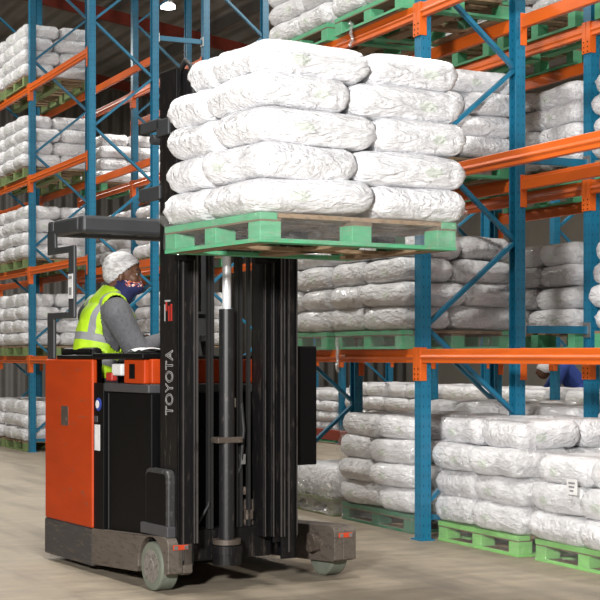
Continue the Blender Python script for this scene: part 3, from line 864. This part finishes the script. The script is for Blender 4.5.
# ------------------------------------------------------------------ people
def person_driver():
    x, y = tw(.45, 3.02)
    root = empty('person', (x, y, 1.19), YAW)
    tag(root, 'person in yellow vest, grey sweatshirt and hairnet driving the reach truck', 'person')
    hc = Vector((.232, 0, .752)); yaw = Matrix.Rotation(-.62, 3, 'Z'); pit = Matrix.Rotation(.06, 3, 'Y')
    RH = yaw @ pit
    def Hd(x, y, z): return hc + RH @ Vector((x, y, z))
    body = [
        ('e', (0, 0, .10), (.15, .18, .12)), ('l', (.01, 0, .12), (.06, 0, .38), .135, .145),
        ('e', (.075, 0, .42), (.125, .18, .15)), ('l', (.085, -.17, .49), (.085, .17, .49), .07, .07),
        ('l', (.11, 0, .52), (.165, 0, .66), .066, .062),
        ('e', Hd(-.012, 0, .03), (.112, .088, .115), RH), ('e', Hd(.045, 0, -.055), (.068, .062, .075), RH),
        ('e', Hd(.098, 0, -.015), (.020, .020, .025), RH), ('e', Hd(.112, 0, -.022), (.014, .019, .013), RH),
        ('e', Hd(.088, 0, .033), (.022, .055, .014), RH), ('e', Hd(.092, 0, -.068), (.018, .028, .016), RH),
        ('e', Hd(.07, -.042, -.02), (.03, .028, .03), RH), ('e', Hd(.07, .042, -.02), (.03, .028, .03), RH),
        ('e', Hd(-.012, -.092, -.015), (.02, .012, .034), RH), ('e', Hd(-.012, .092, -.015), (.02, .012, .034), RH)]
    arms = []
    for sg, el, ha in ((-1, (.20, -.255, .235), (.46, -.15, .325)), (1, (.22, .25, .235), (.46, .14, .325))):
        arms += [('l', (.09, sg * .20, .48), el, .062, .05), ('l', el, ha, .047, .033)]
    body += arms
    for sg, ha in ((-1, Vector((.46, -.15, .325))), (1, Vector((.46, .14, .325)))):
        body += [('e', ha + Vector((.045, 0, .0)), (.05, .042, .020))]
        for f, (dy, ln) in enumerate(((-.032, .062), (-.011, .072), (.011, .068), (.031, .052))):
            b0 = ha + Vector((.08, dy, .004)); b1 = b0 + Vector((ln * .55, dy * .1, -.004)); b2 = b1 + Vector((ln * .35, 0, -.03))
            body += [('l', b0, b1, .0105, .0098), ('l', b1, b2, .0098, .0085)]
        tb = ha + Vector((.03, -sg * .03, -.005)); body += [('l', tb, tb + Vector((.045, -sg * .032, -.012)), .012, .010)]
    for sg in (-1, 1):
        body += [('l', (.02, sg * .10, .09), (.42, sg * .12, .10), .085, .06), ('l', (.42, sg * .12, .10), (.46, sg * .12, -.32), .055, .04),
                 ('e', (.51, sg * .12, -.35), (.12, .045, .04))]
    blob('body', body, M['skin'], root, .0075, 3)
    sw = [('e', (0, 0, .12), (.16, .19, .13)), ('l', (.01, 0, .14), (.06, 0, .38), .15, .157),
          ('e', (.085, 0, .43), (.15, .20, .165)), ('l', (.085, -.19, .50), (.085, .19, .50), .10, .10), ('l', (.10, 0, .52), (.16, 0, .60), .10, .085)]
    for sg, el, ha in ((-1, (.20, -.255, .235), (.45, -.153, .322)), (1, (.22, .25, .235), (.45, .143, .322))):
        sw += [('l', (.08, sg * .205, .48), el, .104, .085), ('l', el, Vector(el).lerp(Vector(ha), .9), .082, .05)]
    sws = blob('sweatshirt', sw, M['sweat'], root, .010, 3)
    hood = [('e', (.06, 0, .585), (.11, .12, .05)), ('e', (.02, 0, .56), (.10, .13, .06))]
    # waistcoat: torso only, open at the arms
    vs = [('e', (0, 0, .12), (.172, .205, .135)), ('l', (.01, 0, .14), (.055, 0, .36), .163, .168), ('e', (.105, 0, .42), (.19, .205, .178)),
          ('l', (.09, -.13, .535), (.09, .13, .535), .092, .092), ('l', (.09, 0, .54), (.14, 0, .61), .11, .095)]
    def vcut(c):
        y, x, z = abs(c.y), c.x, c.z
        if z < .03: return True
        arm = ((x - .10 - .10 * (.45 - z)) / .112) ** 2 + ((z - .42) / .185) ** 2 < 1 and y > .12
        neck = (x - .17) ** 2 + c.y ** 2 < .085 ** 2 and z > .5
        return arm or neck
    v = blob('safety_vest', vs, M['vest'], root, .009, 3, vcut)
    md = v.modifiers.new('th', 'SOLIDIFY'); md.thickness = .008; md.offset = 1
    # hair under the net, net, gaiter over mouth and neck
    hr = blob('hair', [('e', Hd(-.025, 0, .045), (.114, .095, .108), RH)], M['hair'], root, .009, 2,
              lambda c: (RH.inverted() @ (c - hc)).z < .012 + .55 * max(0, (RH.inverted() @ (c - hc)).x))
    nt = blob('hairnet', [('e', Hd(-.028, 0, .052), (.134, .112, .115), RH), ('e', Hd(-.085, 0, .0), (.07, .085, .07), RH)], M['net'], root, .009, 2,
              lambda c: (RH.inverted() @ (c - hc)).z < .005 + .85 * (RH.inverted() @ (c - hc)).x)
    mo_ = nt.modifiers.new('th', 'SOLIDIFY'); mo_.thickness = .003
    blob('face_gaiter', [('e', Hd(.045, 0, -.078), (.092, .086, .060), RH), ('l', (.15, 0, .57), tuple(Hd(.0, 0, -.085)), .105, .092), ('e', Hd(.10, 0, -.05), (.026, .034, .026), RH)], M['mask'], root, .008, 3)
    for sg in (-1, 1):
        e = MB(); bmesh.ops.create_uvsphere(e.bm, u_segments=12, v_segments=8, radius=.0115, matrix=Matrix.Translation(Hd(.086, sg * .034, .012)))
        eo = e.build('eye', M['eye'], root, smooth=True)
        e = MB(); bmesh.ops.create_uvsphere(e.bm, u_segments=10, v_segments=6, radius=.0085, matrix=Matrix.Translation(Hd(.091, sg * .034, .012)))
        e.build('iris', M['iris'], eo, smooth=True)
        MB().bar(Hd(.094, sg * .015, .040), Hd(.086, sg * .056, .040), .008, .009).build('eyebrow', M['hair'], root)
    tr = []
    for sg in (-1, 1):
        tr += [('l', (.0, sg * .10, .09), (.42, sg * .12, .10), .10, .075), ('l', (.42, sg * .12, .10), (.46, sg * .12, -.30), .068, .055)]
    blob('trousers', tr + [('e', (0, 0, .09), (.16, .19, .12))], M['trousers'], root, .012, 2)
    for sg in (-1, 1): blob('boot', [('e', (.51, sg * .12, -.355), (.135, .053, .04)), ('l', (.465, sg * .12, -.34), (.46, sg * .12, -.24), .055, .055)], M['rubber'], root, .01, 2)
person_driver()

def person_far():
    d = 21.0; x, y = cw((577 - 300) / 1500 * d, d)
    root = empty('person', (x, y, 0), -.44)
    tag(root, 'person in blue overalls and white hairnet bending over beyond the racks', 'person')
    hd = Vector((-.47, 0, 1.17))
    b = [('l', (.05, -.10, .88), (.0, -.11, .48), .08, .06), ('l', (.0, -.11, .48), (.04, -.11, .08), .055, .04), ('l', (.05, .10, .88), (.0, .11, .48), .08, .06), ('l', (.0, .11, .48), (.04, .11, .08), .055, .04),
         ('e', (-.02, -.11, .045), (.13, .045, .045)), ('e', (-.02, .11, .045), (.13, .045, .045)),
         ('e', (.05, 0, .93), (.14, .17, .12)), ('l', (.05, 0, .97), (-.22, 0, 1.20), .13, .14), ('l', (-.22, -.16, 1.22), (-.22, .16, 1.22), .07, .07),
         ('l', (-.26, 0, 1.21), (-.41, 0, 1.18), .055, .055), ('e', hd, (.10, .078, .11)), ('e', hd + Vector((-.095, 0, -.02)), (.02, .016, .02))]
    for sg in (-1, 1):
        el = (-.34, sg * .24, .98); ha = (-.52, sg * .16, .80)
        b += [('l', (-.22, sg * .19, 1.21), el, .055, .045), ('l', el, ha, .042, .03), ('e', (-.55, sg * .16, .765), (.035, .03, .05))]
        for f in range(4): b += [('l', (-.565, sg * .16 + (f - 1.5) * .018, .74), (-.585, sg * .16 + (f - 1.5) * .02, .67 + .008 * abs(f - 1.3)), .009, .008)]
        b += [('l', (-.54, sg * .13, .76), (-.57, sg * .105, .72), .010, .009)]
    blob('body', b, M['skin'], root, .01, 2)
    j = [('l', (.05, 0, .92), (-.20, 0, 1.22), .155, .16), ('l', (-.22, -.17, 1.22), (-.22, .17, 1.22), .085, .085)]
    for sg in (-1, 1): j += [('l', (-.22, sg * .19, 1.21), (-.34, sg * .24, .98), .075, .065), ('l', (-.34, sg * .24, .98), (-.49, sg * .17, .83), .062, .045)]
    blob('jacket', j, M['blueover'], root, .012, 2)
    t = []
    for sg in (-1, 1): t += [('l', (.05, sg * .10, .90), (.0, sg * .11, .48), .10, .08), ('l', (.0, sg * .11, .48), (.04, sg * .11, .09), .075, .065)]
    blob('trousers', t + [('e', (.06, 0, .92), (.155, .185, .13))], M['blueover'], root, .012, 2)
    blob('hairnet', [('e', hd + Vector((.025, 0, .035)), (.125, .10, .11))], M['net'], root, .01, 2, lambda c: c.z < hd.z - .02 + .6 * -min(0, c.x - hd.x))
person_far()

# ------------------------------------------------------------------ odds and ends
# high-bay lamp
lx, ly = cw((168 - 300) / 1500 * 26.6, 26.6)
lamp = empty('ceiling_lamp', (lx, ly, 7.55)); tag(lamp, 'round bright ceiling lamp hanging high at top left', 'ceiling lamp')
MB().cyl((0, 0, .06), (0, 0, .22), .10, .06, 32).build('lamp_hood', M['galv'], lamp, smooth=True)
MB().cyl((0, 0, 0), (0, 0, .06), .13, .12, 32).build('diffuser', M['glow'], lamp)
MB().cyl((0, 0, .22), (0, 0, roof_z(lx) - 7.55), .012, n=8).build('drop_rod', M['galv'], lamp)
def at(px, py, x):
    """point of the plane at world x seen at a pixel of the frame"""
    k = (px - 300) / 1500
    y = x * (CA - SA * k) / (SA + CA * k); d = CA * y + SA * x
    return x, y, 1.4 + (355 - py) / 1500 * d
# paper labels stuck on the wrapped floor stacks
def paper_label(px, py, x, lab):
    X_, Y_, Z_ = at(px, py, x)
    root = empty('paper_label', (X_, Y_, Z_)); tag(root, lab, 'label')
    MB().box(-.003, .003, -.055, .055, -.05, .05).build('sheet', M['white'], root)
    for z, w in ((.025, .035), (.0, .03), (-.025, .02)):
        MB().box(-.0045, -.003, -w, w, z - .006, z + .006).build('print_line', M['labelgrey'], root)
#CULL
# ------------------------------------------------------------------ far slivers of sacks, too many to tell apart
if REST:
    bm = bmesh.new()
    bpy.context.view_layer.update()
    for o in REST:
        me = o.data.copy(); me.transform(o.matrix_basis); bm.from_mesh(me); bpy.data.meshes.remove(me)
        bpy.data.objects.remove(o)
    me = bpy.data.meshes.new('distant_sacks'); bm.to_mesh(me); bm.free()
    me.materials.append(M['sack_grey'])
    for p in me.polygons: p.use_smooth = True
    ob = bpy.data.objects.new('distant_sacks', me); COL.objects.link(ob)
    tag(ob, 'white sacks deep in the racks, tucked behind the front stacks', 'sacks', None, 'stuff')

# ------------------------------------------------------------------ stretch film round the nearer stacks
def film(loc, rz, W, D, z0, z1, label, over=.055, mat='film', seed=0, layer=None, zl=0, sag=.03):
    bm = bmesh.new(); ov = Vector((seed * 3.1, seed * 1.7, 0))
    per = []
    n = 26
    a, b = -over, W + over; c, d = -over, D + over; r = .09
    def side(p, q):
        for i in range(n): per.append(Vector((p[0] + (q[0] - p[0]) * i / n, p[1] + (q[1] - p[1]) * i / n, 0)))
    def arc(cx, cy, a0):
        for i in range(6):
            t = a0 + PI / 2 * i / 6; per.append(Vector((cx + r * math.cos(t), cy + r * math.sin(t), 0)))
    side((a + r, c), (b - r, c)); arc(b - r, c + r, -PI / 2); side((b, c + r), (b, d - r)); arc(b - r, d - r, 0)
    side((b - r, d), (a + r, d)); arc(a + r, d - r, PI / 2); side((a, d - r), (a, c + r)); arc(a + r, c + r, PI)
    nzr = max(6, int((z1 - z0) / .022)); rings = []
    cen = Vector((W / 2, D / 2, 0))
    for k in range(nzr + 1):
        z = z0 + (z1 - z0) * k / nzr; ring = []
        for p in per:
            o = (p - cen); o.normalize()
            w = noise.noise(Vector((p.x * 5, p.y * 5, z * 9)) + ov) * .012 + noise.noise(Vector((p.x * 16, p.y * 16, z * 12)) + ov) * .006
            inn = 0
            if z < zl: inn = .042                      # drawn in against the pallet
            elif layer: inn = .022 * abs(math.cos(PI * (z - zl) / layer)) ** 3
            zz = z
            if k == 0: zz += sag * noise.noise(p * 6 + ov)
            ring.append(bm.verts.new(Vector((p.x, p.y, zz)) + o * (w - inn)))
        rings.append(ring)
    N = len(per)
    for R0, R1 in zip(rings, rings[1:]):
        for k in range(N): bm.faces.new((R0[k], R0[(k + 1) % N], R1[(k + 1) % N], R1[k]))
    m = MB(); m.bm.free(); m.bm = bm
    o = m.build('stretch_wrap', M[mat], smooth=True, loc=loc); o.rotation_euler = (0, 0, rz)
    tag(o, label, 'stretch wrap')
    return o
film((LOADX, LOADY, 1.952), YAW, 1.2, 1.02, .01, .21, 'clear stretch wrap round the raised pallet and lower sacks', over=.065, seed=1, layer=.171, zl=H)
film((5.75, 8.765, 0), 0, 1.0, 1.09, .015, .75, 'clear stretch wrap round the floor stack right of the tall post', seed=2, layer=.196, zl=H)
film((5.78, 7.50, 0), 0, 1.0, 1.10, .015, .60, 'clear stretch wrap round the floor stack at the right edge', seed=3, layer=.19, zl=H)
film((5.75, 10.28, 0), 0, 1.0, 1.2, .015, .80, 'shiny stretch wrap round the floor stack left of the tall post', seed=4, layer=.19, zl=H)
film((5.75, 11.66, 0), 0, 1.0, .92, .015, .30, 'shiny stretch wrap round the low floor stack beside the mast', seed=5, zl=H, mat='film_thick')
film((5.54, 10.04, LV_R[0]), 0, 1.0, 1.16, .0, .55, 'clear stretch wrap on first shelf load left of the tall post', seed=6, layer=.183, zl=H, over=.045)
film((5.54, 11.34, LV_R[0]), 0, 1.0, 1.16, .0, .55, 'clear stretch wrap on first shelf load beside the mast', seed=7, layer=.183, zl=H, over=.045)

def tail(x, y, z, L, lab, seed):
    rnd = random.Random(seed); m = MB(); pts = []
    for k in range(9):
        pts.append((x + rnd.uniform(-.012, .012), y + rnd.uniform(-.015, .015), z - L * k / 8))
    m.tube(pts, .014, 6)
    o = m.build('wrap_tail', M['film_thick'], smooth=True); tag(o, lab, 'wrap tail')
paper_label(572, 487, 5.715, 'small white printed label on the wrapped floor stack at right edge')
X_, Y_, Z_ = at(351, 22, 5.50); tail(X_, Y_, Z_, .20, 'twisted tail of clear wrap hanging off the top shelf pallet', 1)
X_, Y_, Z_ = at(337, 338, 5.50); tail(X_, Y_, Z_, .28, 'twisted tail of clear wrap hanging over the first shelf beam', 2)

# ------------------------------------------------------------------ camera and light
cam = bpy.data.cameras.new('camera'); cam.lens = 90; cam.sensor_width = 36; cam.shift_y = 55 / 600; cam.clip_end = 100
co = bpy.data.objects.new('camera', cam); COL.objects.link(co)
co.location = (0, 0, 1.4); co.rotation_euler = (PI / 2, 0, -math.radians(25))
SC.camera = co
def area(x, y, z, size, power, col=(1, .97, .91), aim=None):
    l = bpy.data.lights.new('area_light', 'AREA'); l.shape = 'DISK'; l.size = size; l.energy = power; l.color = col
    o = bpy.data.objects.new('area_light', l); COL.objects.link(o); o.location = (x, y, z)
    if aim: o.rotation_euler = (Vector(aim) - Vector((x, y, z))).to_track_quat('-Z', 'Y').to_euler()
    return o
area(-1.4, 1.0, 2.9, .6, 980, (1, .98, .96), (4.2, 9, 1.9))  # unseen flash left of the camera, aimed towards load and truck
for x, y, p in ((2.6, 7.6, 330), (2.6, 15.5, 230), (2.8, 21.5, 230), (9.3, 7.5, 200), (9.3, 14.5, 240), (9.3, 21.5, 240), (6, 29, 320), (14, 14, 220)):  # overhead bay lamps
    area(x, y, 7.4, .9, p)
w = bpy.data.worlds.new('world'); SC.world = w; w.use_nodes = True
w.node_tree.nodes['Background'].inputs[0].default_value = (.9, .93, 1, 1)
w.node_tree.nodes['Background'].inputs[1].default_value = .10
SC.view_settings.view_transform = 'Standard'; SC.view_settings.look = 'None'
SC.view_settings.exposure = .3; SC.view_settings.gamma = 1
